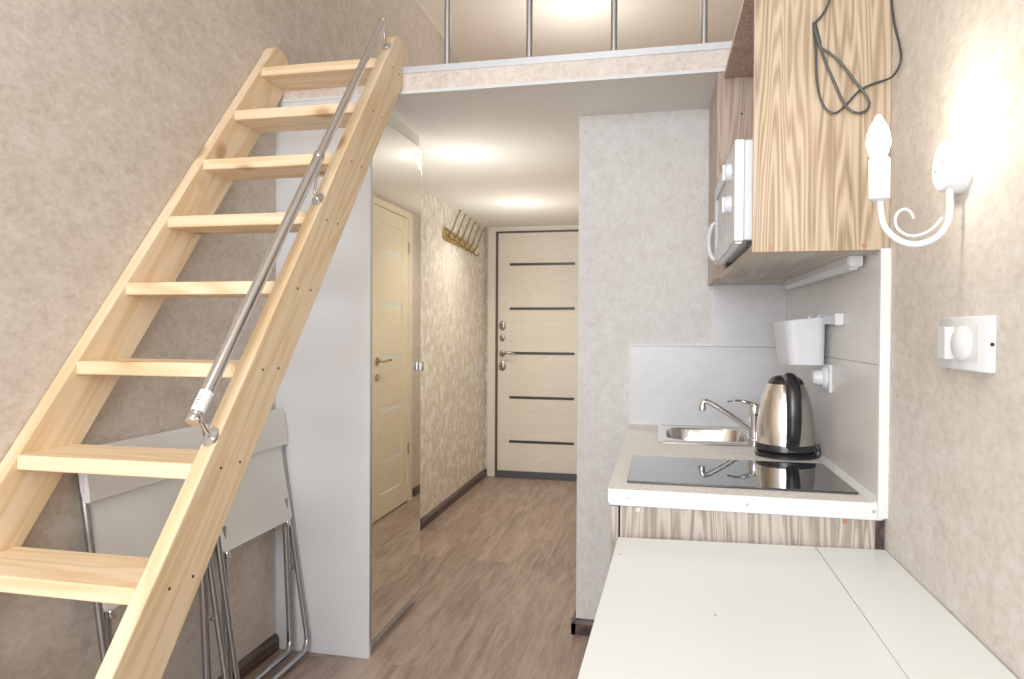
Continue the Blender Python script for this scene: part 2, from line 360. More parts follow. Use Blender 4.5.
# baseboards
def skirting(name, a, b, side, label):
    """profile board running along Y at x=a plane or along X"""
    (x0, y0), (x1, y1) = a, b; h, t = .062, .018
    prof = [(0, 0), (t, 0), (t, h*.72), (t*.55, h*.93), (0, h)]
    if abs(x1-x0) < 1e-6:
        mb = MB().prism([(x0+side*p, q) for p, q in prof], 'Y', y0, y1)
    else:
        mb = MB().prism([(y0+side*p, q) for p, q in prof], 'X', x0, x1)
    structure(name, mb, M['plum'], label, 'baseboard')
skirting('baseboard_left', (XL, YB), (XL, 2.418), 1, 'dark baseboard under the leaning folding chairs')
skirting('baseboard_hall_left', (XL, 2.99), (XL, YD-.02), 1, 'dark baseboard along the cream hall wall')
skirting('baseboard_entrance', (XL+.018, YD), (-1.437, YD), -1, 'short dark baseboard beside the entrance door')
skirting('baseboard_kitchen', (XK-.018, YK), (-.113, YK), -1, 'short dark baseboard on wall corner beside the kitchenette')
skirting('baseboard_hall_right', (XK, YK-.018), (XK, 4.02), -1, 'dark baseboard of the hall before the bathroom door')
skirting('baseboard_hall_right_far', (XK, 4.86), (XK, YD-.02), -1, 'dark baseboard of the hall beyond the bathroom door')
skirting('baseboard_right', (XR, YB), (XR, 1.60), -1, 'dark baseboard under the white table')

# ---------------------------------------------------------------- tiles (backsplash)
tb = MB().prism([(-.112, ZT), (XT, ZT), (XT, 1.45), (.206, 1.45), (.206, 1.192), (-.112, 1.192)], 'Y', YK-.010, YK)
structure('trim_5', tb, M['tile_b'], 'pale grey tile backsplash behind the sink, stepped at left', 'tiles')
structure('trim_6', MB().box(XT, XR, YC, YK-.010, ZT-.03, 1.45), M['tile_r'], 'pale grey tiles on right wall beside the kettle', 'tiles')
structure('trim_7', MB().box(XT-.006, XR, YC-.014, YC, ZT-.03, 1.432), M['white'], 'white vertical edge profile of the tiles', 'trim')
e = MB().box(-.118, -.112, YK-.013, YK, ZT, 1.198).box(-.112, .206, YK-.013, YK, 1.192, 1.198).box(.200, .206, YK-.013, YK, 1.198, 1.43)
structure('trim_8', e, M['white'], 'thin white edging of the stepped backsplash', 'trim')

# ================================================================ ENTRANCE DOOR
d = thing('door_1', 'bleached oak entrance door with five dark strips at end of hall', 'door', (-.92, YD, 0), kind='structure')
MB().box(-1.437, -1.366, YD-.035, YD, 0, ZL).box(-1.366, XK, YD-.035, YD, 2.088, ZL).build('casing', M['casing'], d, .003)
MB().box(-1.366, -1.345, YD-.045, YD, 0, 2.088).box(-1.345, -.48, YD-.045, YD, 2.072, 2.088).box(-.48, -.455, YD-.045, YD, 0, 2.088).build('door_frame', M['doorframe'], d, .002)
leaf = box('door_leaf', (-1.345, -.48, YD-.040, YD-.006, .058, 2.072), M['door'], d, .003)
MB().box(-1.345, -.48, YD-.05, YD, 0, .058).build('sill', M['sill'], d, .002)
MB().box(-1.256, -1.250, YD-.0405, YD-.0395, .06, 2.07).box(-.61, -.604, YD-.0405, YD-.0395, .06, 2.07).build('stile_joint', M['casing'], d)
for z in (1.807, 1.434, 1.058, .683, .309): box('dark_strip', (-1.243, -.690, YD-.044, YD-.038, z-.011, z+.011), M['wenge'], d, .001)
def rosette(cx, z, rx=.027, mat='bronze'):
    mb = MB().lathe([(rx*.3, .012), (rx*.75, .010), (rx, .004), (rx, 0)], (cx, YD-.040, z), (0, -1, 0), 24); return mb
for z, nm, q in ((1.289, 'lock', .030), (1.186, 'lock', .022), (.945, 'lock', .030)):
    mb = rosette(-1.305, z, q)
    for v in mb.v: v.z = z + (v.z-z)*1.35
    lk = mb.build(nm, M['bronze'], d, smooth=True); box('keyhole', (-1.308, -1.302, YD-.0535, YD-.051, z-.012, z+.012), M['hole'], lk)
h = rosette(-1.305, 1.052, .027).build('door_handle', M['bronze'], d, smooth=True)
MB().tube(smooth_path([(-1.305, YD-.045, 1.052), (-1.305, YD-.085, 1.052), (-1.285, YD-.10, 1.055), (-1.24, YD-.10, 1.062), (-1.19, YD-.098, 1.052)]), [.010]*13+[.011]*6+[.008]*6, 10).build('lever', M['bronze'], h, smooth=True)

# ================================================================ BATHROOM DOOR (seen in the mirror)
b2 = thing('door_2', 'cream oak bathroom door with frosted glass strips, seen in mirror', 'door', (XK, 4.40, 0), kind='structure')
cs = MB().box(XK-.02, XK, 4.03, 4.095, 0, 2.10).box(XK-.02, XK, 4.715, 4.79, 0, 2.10).box(XK-.02, XK, 4.095, 4.715, 2.055, 2.10)
cs.build('casing', M['door2v'], b2, .002)
XF = XK-.016
st = MB().box(XF, XK, 4.095, 4.215, .01, 2.05).box(XF, XK, 4.60, 4.715, .01, 2.05); st.build('stile', M['door2v'], b2, .002)
box('rail_top', (XF, XK, 4.215, 4.60, 1.955, 2.05), M['door2'], b2, .002)
box('rail_bottom', (XF, XK, 4.215, 4.60, .01, .16), M['door2'], b2, .002)
zs = [.16, .389, .713, .997-.0, 1.425, 1.87, 1.955]
zs = [.16, .38, .72, 1.07, 1.42, 1.77, 1.955]
for a, b_ in zip(zs[:-1], zs[1:]):
    box('panel', (XF+.006, XK, 4.215, 4.60, a+(.013 if a > .2 else 0), b_-(.013 if b_ < 1.9 else 0)), M['door2'], b2, .001)
for z in zs[1:-1]: box('glass_strip', (XF+.007, XK, 4.215, 4.60, z-.013, z+.013), M['frost'], b2)
hb = MB().cyl((XF, 4.150, 1.045), (-1, 0, 0), .024, .008).build('door_handle', M['bronze'], b2, smooth=True)
MB().tube(smooth_path([(XF, 4.15, 1.045), (XF-.05, 4.15, 1.045), (XF-.055, 4.18, 1.048), (XF-.053, 4.27, 1.050)]), .008, 10).build('lever', M['bronze'], hb, smooth=True)
MB().cyl((XF, 4.150, .94), (-1, 0, 0), .022, .008).build('lock_rosette', M['bronze'], b2, smooth=True)
for z in (.35, 1.80): MB().cyl((XF-.004, 4.717, z), (0, 0, 1), .007, .08, 10).build('hinge', M['bronze'], b2, smooth=True)

# ================================================================ DOWNLIGHTS
def downlight(x, y, z, label, power, colr=(1, .92, .80), size=.05):
    t = thing('ceiling_spotlight', label, 'light', (x, y, z), group='recessed ceiling spotlights')
    MB().lathe([(.030, -.004), (.034, -.008), (.046, -.007), (.050, 0), (.030, 0)], (x, y, z), (0, 0, 1), 32).build('trim_ring', M['ring'], t, smooth=True)
    MB().lathe([(0.0, -.0035), (.030, -.0035), (.030, 0)], (x, y, z), (0, 0, 1), 24).build('lens', M['led'], t)
    li = bpy.data.lights.new('spot lamp', 'SPOT'); li.energy = power; li.color = colr; li.shadow_soft_size = .022; li.spot_size = R(150); li.spot_blend = .9
    lo = bpy.data.objects.new('spot lamp', li); col.objects.link(lo); lo.parent = t; lo.location = (0, 0, -.03)
    lp = bpy.data.lights.new('glow lamp', 'POINT'); lp.energy = power*.035; lp.color = (1, .955, .89); lp.shadow_soft_size = .02
    lq = bpy.data.objects.new('glow lamp', lp); col.objects.link(lq); lq.parent = t; lq.location = (0, 0, -.05)
    lu = bpy.data.lights.new('ceiling fill', 'AREA'); lu.shape = 'DISK'; lu.size = .14; lu.energy = power*.085; lu.color = (1, .955, .89)  # added fill disc in mid-air, unseen from below, brightens the ceiling
    lv = bpy.data.objects.new('ceiling fill', lu); col.objects.link(lv); lv.parent = t; lv.location = (0, 0, -.55); lv.rotation_euler = (pi, 0, 0)
    return t
downlight(-.951, 3.309, ZL, 'recessed spotlight in hall ceiling, the nearer of the two beyond the wardrobe', 20)
downlight(-.948, 4.648, ZL, 'recessed spotlight in hall ceiling near the entrance door', 20)
downlight(-.505, 4.20, ZC, 'recessed spotlight in ceiling above the loft', 30)

# ================================================================ SWITCH, HOOKS in hall
s = thing('light_switch', 'small white light switch on cream hall wall near entrance door', 'switch', (XL, 5.42, .94))
box('frame', (XL, XL+.008, 5.385, 5.465, .90, .98), M['plastic'], s, .003); box('rocker', (XL+.008, XL+.013, 5.40, 5.45, .915, .965), M['plastic'], s, .002)
k = thing('coat_rack', 'brass plated coat hook rack on the cream hall wall', 'coat rack', (XL, 4.9, 1.88))
pl = MB().prism([(4.50, 1.885), (4.53, 1.868), (5.22, 1.860), (5.26, 1.875), (5.27, 1.905), (5.25, 1.93), (4.54, 1.965), (4.51, 1.95)][::1], 'X', XL, XL+.008)
pl.build('back_plate', M['brass'], k, .003)
for i in range(6):
    y = 4.57 + i*.13; z = 1.925-.008*i
    MB().lathe([(.028, 0), (.026, .006), (.012, .010), (.010, .016)], (XL+.008, y, z-.010), (1, 0, 0), 20).build('rosette', M['brass'], k, smooth=True)
    hk = MB().tube(smooth_path([(XL+.018, y, z-.01), (XL+.045, y, z+.004), (XL+.065, y, z+.05), (XL+.085, y, z+.105), (XL+.105, y, z+.145)]), [.007]*12+[.006]*8+[.005]*5, 8)
    hk.lathe([(0, -.009), (.008, -.004), (.008, .004), (0, .009)], (XL+.107, y, z+.150), (.5, 0, 1), 10)
    hk.tube(smooth_path([(XL+.018, y, z-.015), (XL+.045, y, z-.045), (XL+.062, y, z-.05), (XL+.07, y, z-.03)]), .0055, 8)
    hk.build('hook', M['bronze_d'], k, smooth=True)

# ================================================================ WARDROBE with mirror door
XM = -1.064
wd = thing('mirror_wardrobe', 'shallow white wardrobe with tall mirror door beside the ladder', 'wardrobe', ((XL+XM)/2, 2.69, 0))
YW, YW2, ZW = 2.42, 2.975, 2.128
box('side_panel', (XL, XM-.004, YW, YW+.018, .0, ZL-.002), M['white_side'], wd, .001)
box('side_panel', (XL, XM-.03, YW2-.018, YW2, .0, 2.085), M['white_side'], wd, .001)
box('back_panel', (XL, XL+.004, YW+.018, YW2-.018, .06, 2.085), M['white'], wd)
box('bottom_panel', (XL+.004, XM-.026, YW+.018, YW2-.018, .055, .071), M['white'], wd)
box('top_panel', (XL+.004, XM-.026, YW+.018, YW2-.018, 2.069, 2.085), M['white'], wd)
box('plinth', (XM-.05, XM-.034, YW+.018, YW2-.018, 0, .055), M['white_side'], wd)
box('cornice', (XM-.024, XM-.012, YW+.018, YW2, 2.078, ZL-.001), M['ceil_hall'], wd)
dr = box('door', (XM-.024, XM-.006, YW+.003, YW2, .062, 2.075), M['white_side'], wd)
box('mirror', (XM-.0058, XM-.001, YW+.010, YW2-.003, .068, 2.070), M['mirror'], dr)
fm = MB().box(XM-.024, XM+.001, YW+.0025, YW+.010, .062, 2.075).box(XM-.024, XM-.0005, YW2-.0025, YW2, .062, 2.075).box(XM-.006, XM+.001, YW+.010, YW2-.003, .062, .068).box(XM-.006, XM-.0005, YW+.010, YW2-.003, 2.070, 2.073)
fm.build('door_frame', M['alu'], dr)
hd = MB().box(XM+.001, XM+.014, 2.945, 2.957, 1.068, 1.104).box(XM+.014, XM+.019, 2.935, 2.962, 1.066, 1.106)
hd.build('pull_handle', M['tube'], dr, .002)

# ================================================================ LOFT RAILING
rl = thing('loft_railing', 'steel post railing along the front edge of the loft', 'railing', (-.3, YLOFT+.02, ZLT))
for x in (-.775, -.467, -.165, .14, .44):
    p = MB().cyl((x, YLOFT+.022, ZLT), (0, 0, 1), .0115, .76, 20).build('post', M['alu'], rl, smooth=True)
    MB().lathe([(.017, 0), (.017, .004), (.0125, .006)], (x, YLOFT+.022, ZLT), (0, 0, 1), 20).build('foot_flange', M['alu'], p, smooth=True)
MB().tube([(-.79, YLOFT+.022, ZLT+.77), (XR-.005, YLOFT+.022, ZLT+.77)], .02, 16).build('top_rail', M['alu'], rl, smooth=True)

# ================================================================ LADDER
th = R(51.8); ct, sn = cos(th), sin(th); Y0 = .531; W = .1354
ld = thing('loft_ladder', 'steep pine ladder stair with open treads leading to the loft', 'ladder', (-1.2, Y0, 0))
def stringer(x0, x1, top):
    # outline in (y,z)
    pts = [(Y0+.0, 0.0), (Y0+W/sn, 0.0)]
    pts += [(y, z) for y, z in top[::-1]]
    return MB().prism(pts, 'X', x0, x1)
topR = [(Y0+2.262/math.tan(th), 2.262), (2.325, 2.287), (2.345, 2.306), (2.368, 2.317), (2.395, 2.318), (2.425, 2.308), (2.450, 2.288), (2.457, 2.268), (2.450, 2.252), (2.416, 2.222), (2.416, 2.155)]
stringer(-.975, -.94, topR).build('stringer', M['pine_s'], ld, .004)
stringer(XL+.002, -1.424, topR).build('stringer', M['pine_s'], ld, .004)
for kx in range(11):
    zt = 2.202-.2068*kx; 
    if zt < .05: break
    y = Y0+zt/math.tan(th)
    tr = box('tread', (-1.424, -.975, y-.004, y+.158, zt-.034, zt), M['pine_t'], ld, .003)
    for yy in (y+.05, y+.12):
        MB().cyl((-.9405, yy, zt-.017), (1, 0, 0), .0035, .0012, 12).build('screw_hole', M['hole'], ld)
# handrail
def onl(s_, n_, x=-.957):   # along the slope, normal offset off the front face
    return (x, Y0+s_*ct-n_*sn, s_*sn+n_*ct)
s0, s1 = 1.292, 2.906
N = .073
hr = MB().tube([onl(s0, N), onl(2.165, N)], .0145, 20).tube([onl(2.160, N), onl(s1, N)], .0125, 20).build('handrail', M['chrome'], ld, smooth=True)
MB().lathe([(.0155, 0), (.0165, .004), (.0165, .016), (.0155, .02)], onl(2.152, N), (0, ct, sn), 24).build('joint_sleeve', M['chrome'], hr, smooth=True)
MB().lathe([(.0155, 0), (.0165, .003), (.0165, .012), (.0145, .016)], onl(s0-.010, N), (0, ct, sn), 24).build('end_cap', M['chrome'], hr, smooth=True)
MB().lathe([(.013, 0), (.0145, .003), (.0145, .012), (.010, .018)], onl(s1-.008, N), (0, ct, sn), 24).build('end_cap', M['chrome'], hr, smooth=True)
MB().lathe([(.0150, 0), (.0150, .05)], onl(s0+.015, N), (0, ct, sn), 24).build('paper_label', M['label'], hr, smooth=True)
lp = onl(s0+.04, N)
for q in range(3):
    a = onl(s0+.030+q*.008, N+.0153)
    MB().tube([(a[0]-.004, a[1], a[2]), (a[0]+.005, a[1], a[2])], .0012, 6).build('label_print', M['print'], hr)
for sm, sr in ((1.288, 1.300), (2.062, 2.150), (2.870, 2.895)):
    m0 = Vector(onl(sm, .0)); 
    br = MB().tube(smooth_path([onl(sm, .004), onl(sm+.006, .03), onl(sr, .058), onl(sr, N-.010)]), .0042, 10)
    br.build('bracket', M['chrome'], hr, smooth=True)
    nrm = Vector((0, -sn, ct))
    pm = MB().lathe([(.017, 0), (.017, .003), (.013, .004)], m0, nrm, 24)
    for v in pm.v:
        dv = v-m0; al = Vector((0, ct, sn)); v += al*dv.dot(al)*.45
    pm.build('bracket_plate', M['chrome'], hr, smooth=True)

# ================================================================ FOLDING CHAIRS
def rrect(y0, y1, z0, z1, r, n=5):
    return arc(y1-r, z1-r, r, 0, 90, n)+arc(y0+r, z1-r, r, 90, 180, n)+arc(y0+r, z0+r, r, 180, 270, n)+arc(y1-r, z0+r, r, 270, 360, n)
def make_chair(label):
    t = thing('folding_chair', label, 'chair', (0, 0, 0), group='white folding chairs leaning on the wall')
    hw = .218
    def frame(hw_, x_top, z_top, x_bot, zb, r=.0105, rc=.05):
        # U shape with the foot bar on the floor, rounded corners
        def xx(z): return x_bot+(x_top-x_bot)*(z-zb)/(z_top-zb)
        p = [(xx(z_top), -hw_, z_top), (xx(.45), -hw_, .45), (xx(zb+rc), -hw_, zb+rc)]
        p += [(x_bot, a, b) for a, b in arc(-hw_+rc, zb+rc, rc, 180, 270, 6)][1:]
        p += [(x_bot, a, b) for a, b in arc(hw_-rc, zb+rc, rc, 270, 360, 6)]
        p += [(xx(.45), hw_, .45), (xx(z_top), hw_, z_top)]
        return MB().tube(p, r, 14)
    f1 = frame(hw, -.008, .915, .058, .0140); f1.build('back_leg_frame', M['tube'], t, smooth=True)
    f2 = frame(hw-.027, .018, .60, .002, .020, .0125, .045); f2.build('front_leg_frame', M['tube'], t, smooth=True)
    for s_ in (-1, 1):
        c_ = (.020, s_*(hw+.0005), .33) 
        MB().lathe([(0, .003), (.005, .002), (.006, 0), (.006, -.024), (0, -.024)], (c_[0]+.004, s_*(hw+.011), c_[2]), (0, s_, 0), 14).build('pivot_bolt', M['chrome'], t, smooth=True)
        MB().box(.010, .036, s_*(hw-.030)-.010, s_*(hw-.030)+.010, .492, .520).build('seat_bracket', M['chrome'], t, .005)
        MB().box(.034, .062, s_*.10-.02, s_*.10+.02, 0, .012).build('rubber_foot', M['rubber'], t, .003)
    # backrest: curved shell that wraps the tubes
    pts = []; n = 20
    for i in range(n+1):
        y = -hw-.013+(2*hw+.026)*i/n; u = abs(y)/(hw+.013); pts.append((y, .014-.007*(1-u*u)))
    vs = []; fs = []
    for j, z in enumerate([.802, .83, .88, .928, .940]):
        inset = 0 if 0 < j < 4 else .004
        for y, x in pts: vs.append((x+.013-inset, y*(1 if inset == 0 else .99), z))
        for y, x in pts[::-1]: vs.append((x-.013+inset, y*(1 if inset == 0 else .99), z))
    m_ = 2*(n+1)
    for j in range(4):
        for i in range(m_): fs.append((j*m_+i, j*m_+(i+1) % m_, (j+1)*m_+(i+1) % m_, (j+1)*m_+i))
    fs += [tuple(range(m_))[::-1], tuple(range(4*m_, 5*m_))]
    # slope the panel with the frame
    vs = [(x-.002-(z-.86)*.08, y, z) for x, y, z in vs]
    MB().add(vs, fs).build('backrest', M['chairp'], t, .002, smooth=True)
    # seat panel folded flat against the legs
    o = rrect(-hw+.004, hw-.004, .515, .812, .018)
    mb = MB().prism([(y, z) for y, z in o], 'X', .018, .032)
    for v in mb.v: v.x += -(v.z-.5)*.10+.003
    mb.build('seat', M['chairp'], t, .004)
    return t
chA = make_chair('white folding chair leaning on wall, nearer one behind the lower treads')
MB().box(.012, .016, -.236, -.229, .83, .875).build('wall_tag', M['labelp'], chA, .001)
lean = R(4.4)
def copy_tree(o, parent=None):
    c = o.copy(); col.objects.link(c); c.parent = parent
    for ch in [x for x in bpy.data.objects if x.parent == o]: copy_tree(ch, c)
    return c
chB = copy_tree(chA); chB['label'] = 'white folding chair leaning on wall, farther one beside the wardrobe'
for x in [x for x in bpy.data.objects if x.parent == chB and x.name.startswith('wall_tag')]: bpy.data.objects.remove(x)
for ch, yy, xx, rz in ((chA, 1.700, -1.372, 0), (chB, 2.184, -1.368, 0)):
    ch.location = (xx, yy, 0.004); ch.rotation_euler = (0, -lean, R(rz))

# ================================================================ KITCHENETTE
# --- lower cabinet
lc = thing('base_cabinet', 'grey ash base cabinet under the worktop beside the white table', 'cabinet', (.19, 2.22, 0))
box('side_panel', (-.088, .467, YC, YC+.016, .10, .837), M['ash_b'], lc, .0005)
box('side_panel', (-.088, .462, YK-.030, YK-.014, .10, .837), M['ash_b'], lc)
box('bottom_panel', (-.088, .462, YC+.016, YK-.030, .10, .116), M['white'], lc)
box('plinth', (-.06, -.045, YC+.02, YK-.03, 0, .10), M['ash_in'], lc)
for y0, y1 in ((YC, 2.222), (2.226, YK-.014)):
    dd = box('door', (-.110, -.092, y0, y1, .105, .835), M['ash_b'], lc, .001)
    MB().tube([( -.120, y1-.05 if y0 == YC else y0+.05, .62), (-.120, y1-.05 if y0 == YC else y0+.05, .76)], .005, 10).build('handle', M['chrome'], dd, smooth=True)
box('filler_strip', (.468, XR-.001, YC+.004, YC+.02, 0, .837), M['plum'], lc)
for x in (-.047, .405): MB().cyl((x, YC, .829 if x < 0 else .830), (0, -1, 0), .0055, .0015, 16).build('screw_cap', M['cap'] if x > 0 else M['screw'], lc)
# --- worktop
wt = thing('worktop', 'beige granular worktop with white front strip holding sink and hob', 'worktop', (.19, 2.22, .845))
SX0, SX1, SY0, SY1 = .022, .315, 2.42, 2.745     # sink cut-out
top = MB().box(-.113, XT-.001, YC+.001, SY0, .845, ZT).box(-.113, XT-.001, SY1, YK-.0105, .845, ZT).box(-.113, SX0, SY0, SY1, .845, ZT).box(SX1, XT-.001, SY0, SY1, .845, ZT)
top.build('board', M['worktop'], wt)
o = rrect(-.121, XT, .8405, ZT+.0015, .006, 4)
st = MB().prism([(x, z) for x, z in rrect(-.117, XR-.001, .838, ZT+.0015, .012, 5)], 'Y', YC-.006, YC+.001).build('edge_strip', M['white'], wt, .001)
box('edge_band', (-.117, -.113, YC+.001, YK-.0105, .843, ZT+.001), M['white'], wt)
for x in (-.068, .198, .462): MB().cyl((x, YC-.006, .857), (0, -1, 0), .0035, .001, 12).build('screw', M['screw'], st)
MB().prism([(XT-.001, ZT), (XT-.012, ZT), (XT-.001, ZT+.012)], 'Y', YC+.001, YK-.012).build('corner_bead', M['plastic_g'], wt)
# --- sink
sk = thing('sink', 'small stainless steel inset sink in the back corner of worktop', 'sink', (.17, 2.58, ZT))
def ringfaces(a, b, off, m): return [(off[a]+i, off[a]+(i+1) % m, off[b]+(i+1) % m, off[b]+i) for i in range(m)]
def rr3(x0, x1, y0, y1, r, z, n=6): return [(x, y, z) for x, y in rrect(x0, x1, y0, y1, r, n)]
loops = [rr3(-.004, .352, 2.345, 2.785, .022, ZT+.0005), rr3(-.002, .350, 2.347, 2.783, .022, ZT+.004), rr3(.004, .344, 2.353, 2.777, .02, ZT+.005),
         rr3(.010, .338, 2.360, 2.770, .018, ZT+.002), rr3(.026, .311, 2.425, 2.740, .07, ZT+.002), rr3(.030, .307, 2.429, 2.736, .07, ZT-.006),
         rr3(.036, .300, 2.436, 2.730, .07, ZT-.10), rr3(.060, .276, 2.46, 2.705, .06, ZT-.135), rr3(.13, .206, 2.55, 2.62, .03, ZT-.14)]
vs = [v for l in loops for v in l]; m_ = len(loops[0]); off = [i*m_ for i in range(len(loops))]; fs = []
for i in range(len(loops)-1): fs += ringfaces(i, i+1, off, m_)
fs.append(tuple(range(off[-1], off[-1]+m_)))
MB().add(vs, fs).build('basin', M['steel'], sk, smooth=True)
MB().lathe([(0, .003), (.02, .003), (.033, .001), (.035, -.002)], (.168, 2.585, ZT-.139), (0, 0, 1), 24).build('drain', M['chrome'], sk, smooth=True)
# --- faucet
fc = thing('kitchen_faucet', 'chrome single lever faucet at the right end of the sink', 'faucet', (.322, 2.475, ZT+.004))
fx, fy = .322, 2.475
MB().lathe([(.026, 0), (.026, .006), (.021, .010), (.021, .080), (.0235, .086), (.0235, .110), (.018, .124), (0, .130)], (fx, fy, ZT+.0045), (0, 0, 1), 28).build('body', M['chrome'], fc, smooth=True)
sp = MB().tube(smooth_path([(fx-.012, fy, ZT+.040), (fx-.06, fy-.005, ZT+.072), (fx-.115, fy-.012, ZT+.108), (fx-.155, fy-.016, ZT+.130), (fx-.170, fy-.018, ZT+.132), (fx-.176, fy-.018, ZT+.120)]), .0095, 14).build('spout', M['chrome'], fc, smooth=True)
MB().lathe([(.011, 0), (.012, -.004), (.012, -.018), (.010, -.020)], (fx-.176, fy-.018, ZT+.122), (0, 0, 1), 20).build('aerator', M['chrome'], sp, smooth=True)
MB().tube(smooth_path([(fx+.005, fy, ZT+.118), (fx-.025, fy-.002, ZT+.132), (fx-.06, fy-.004, ZT+.138), (fx-.092, fy-.006, ZT+.133)]), [.014]*4+[.012]*5+[.008]*5+[.006]*5, 14, flat=((0, 0, 1), .55)).build('lever', M['chrome'], fc, smooth=True)
# --- hob
hb = thing('induction_hob', 'black glass two zone hob set in the worktop', 'hob', (.19, 1.895, ZT))
box('glass', (-.076, .452, 1.712, 2.066, ZT+.0003, ZT+.006), M['glassblack'], hb, .0015)
# --- kettle
kx, ky = .376, 2.215
kt = thing('electric_kettle', 'polished steel electric kettle with black handle on the worktop', 'kettle', (kx, ky, ZT))
zb = ZT
MB().lathe([(.0, 0), (.082, 0), (.088, .004), (.088, .010), (.080, .016), (.0, .016)], (kx, ky, zb+.0005), (0, 0, 1), 48).build('power_base', M['black'], kt, smooth=True)
MB().lathe([(.0, .016), (.084, .017), (.0875, .020), (.0875, .034), (.0865, .038), (0, .038)], (kx, ky, zb+.001), (0, 0, 1), 48).build('bottom_ring', M['black'], kt, smooth=True)
MB().lathe([(.084, .038), (.0845, .06), (.083, .10), (.0785, .14), (.0715, .18), (.062, .215), (.051, .240)], (kx, ky, zb), (0, 0, 1), 64).build('steel_body', M['steel'], kt, smooth=True)
MB().lathe([(.0525, .238), (.050, .246), (.043, .256), (.031, .263), (.016, .266), (0, .2665)], (kx, ky, zb), (0, 0, 1), 48).build('lid', M['black'], kt, smooth=True)
hd_ = Vector((.06, -.985, 0)).normalized()
def kp(o_, z_): return Vector((kx, ky, zb+z_))+hd_*o_
hp = smooth_path([kp(.030, .258), kp(.058, .258), kp(.084, .240), kp(.100, .20), kp(.107, .15), (kp(.106, .10)), kp(.099, .062), kp(.086, .040)])
nh = len(hp); MB().tube(hp, [.018+.003*sin(pi*i/nh) for i in range(nh)], 16, flat=(tuple(hd_), .62)).build('handle', M['black'], kt, smooth=True)
perp = Vector((hd_.y, -hd_.x, 0))
MB().tube([kp(-.045, .232), kp(-.062, .240), kp(-.078, .250)], [.022, .016, .006], 16).build('spout', M['steel'], kt, smooth=True)
cc = [(kx+.0935*cos(R(a)), ky+.0935*sin(R(a)), zb+.0045+.004*sin(R(a*3))) for a in range(-160, 20, 12)]; cc = [(x_, y_, zb+.0042) for x_, y_, z_ in cc]
cc += [(kx+.100, ky+.035, zb+.02), (kx+.098, ky+.01, zb+.034), (kx+.0965, ky-.02, zb+.012), (kx+.085, ky-.055, zb+.010)]
MB().tube(smooth_path(cc, 4), .0034, 8).build('power_cord', M['black'], kt, smooth=True)

for o_ in [c for c in bpy.data.objects if c.parent == kt]:   # a squat jug: trim the height
    if o_.name.split('.')[0] in ('steel_body', 'lid', 'handle', 'spout') and o_.parent == kt:
        for v in o_.data.vertices: v.co.z = .038+(v.co.z-.038)*.90 if v.co.z > .038 else v.co.z
# --- hanging bin + rail
rail = thing('wall_rail', 'short white rail on tiles above the kettle', 'rail', (XT, 2.12, 1.28))
box('bar', (XT-.020, XT-.001, 1.962, 2.36, 1.272, 1.296), M['plastic'], rail, .003)
box('end_cap', (XT-.023, XT-.0005, 1.946, 1.962, 1.268, 1.300), M['plastic'], rail, .003)
bn = thing('hanging_bin', 'white plastic bin hanging from the rail on the tiles', 'container', (.41, 2.20, 1.16))
def taper(x0, x1, y0, y1, z0, z1, dx, dy, r):
    lo = rr3(x0+dx, x1, y0+dy, y1-dy, r*.8, z0, 5); hi = rr3(x0, x1, y0, y1, r, z1, 5); return lo, hi
lo, hi = taper(.348, XT-.014, 2.075, 2.32, 1.156, 1.296, .016, .012, .028)
lo2, hi2 = taper(.352, XT-.018, 2.079, 2.316, 1.161, 1.296, .016, .012, .025)
m_ = len(lo); vs = lo+hi+hi2+lo2; off = [0, m_, 2*m_, 3*m_]; fs = ringfaces(0, 1, off, m_)+ringfaces(1, 2, off, m_)+ringfaces(2, 3, off, m_)+[tuple(range(m_))[::-1], tuple(range(3*m_, 4*m_))]
# rim slopes down to the front lip
vs = [(x, y, z-(.016*(XT-x)/.13 if z > 1.25 else 0)) for x, y, z in vs]
MB().add(vs, fs).build('tub', M['plastic'], bn, smooth=True)
MB().box(XT-.030, XT-.022, 2.12, 2.16, 1.255, 1.298).box(XT-.030, XT-.001, 2.12, 2.16, 1.2962, 1.300).build('hook', M['plastic'], bn, .001)
MB().box(XT-.030, XT-.022, 2.25, 2.29, 1.255, 1.298).box(XT-.030, XT-.001, 2.25, 2.29, 1.2962, 1.300).build('hook', M['plastic'], bn, .001)
# --- tile outlet
to = thing('wall_outlet', 'white power socket with a white plug on the tiles beside the kettle', 'socket', (XT, 2.10, 1.115))
box('frame', (XT-.010, XT-.0002, 2.060, 2.146, 1.080, 1.158), M['plastic'], to, .003)
pg = MB().lathe([(.031, 0), (.031, .008), (.027, .010), (.022, .012), (.021, .028), (.016, .036), (0, .038)], (XT-.010, 2.103, 1.120), (-1, 0, 0), 28).build('plug', M['plastic'], to, smooth=True)
# --- switch and socket on wallpaper
so = thing('switch_and_socket', 'white plate with rocker switch and round socket on right wall', 'switch', (XR, 1.24, 1.19))
pf = MB().prism([(XR, 1.144), (XR-.004, 1.144), (XR-.013, 1.156), (XR-.013, 1.326), (XR-.004, 1.338), (XR, 1.338)], 'Z', 1.190, 1.276)
pf.build('frame', M['plastic'], so, .003)
rk = MB().prism([(XR-.012, 1.322), (XR-.016, 1.322), (XR-.023, 1.272), (XR-.012, 1.262)], 'Z', 1.206, 1.260).build('rocker', M['plastic'], so, .0015)
MB().box(XR-.0135, XR-.012, 1.172, 1.256, 1.205, 1.261).build('inner_frame', M['plastic_g'], so, .0005)
MB().lathe([(.027, 0), (.028, .004), (.027, .009), (.020, .013), (0, .0145)], (XR-.0125, 1.222, 1.233), (-1, 0, 0), 32).build('socket_cover', M['plastic'], so, smooth=True)
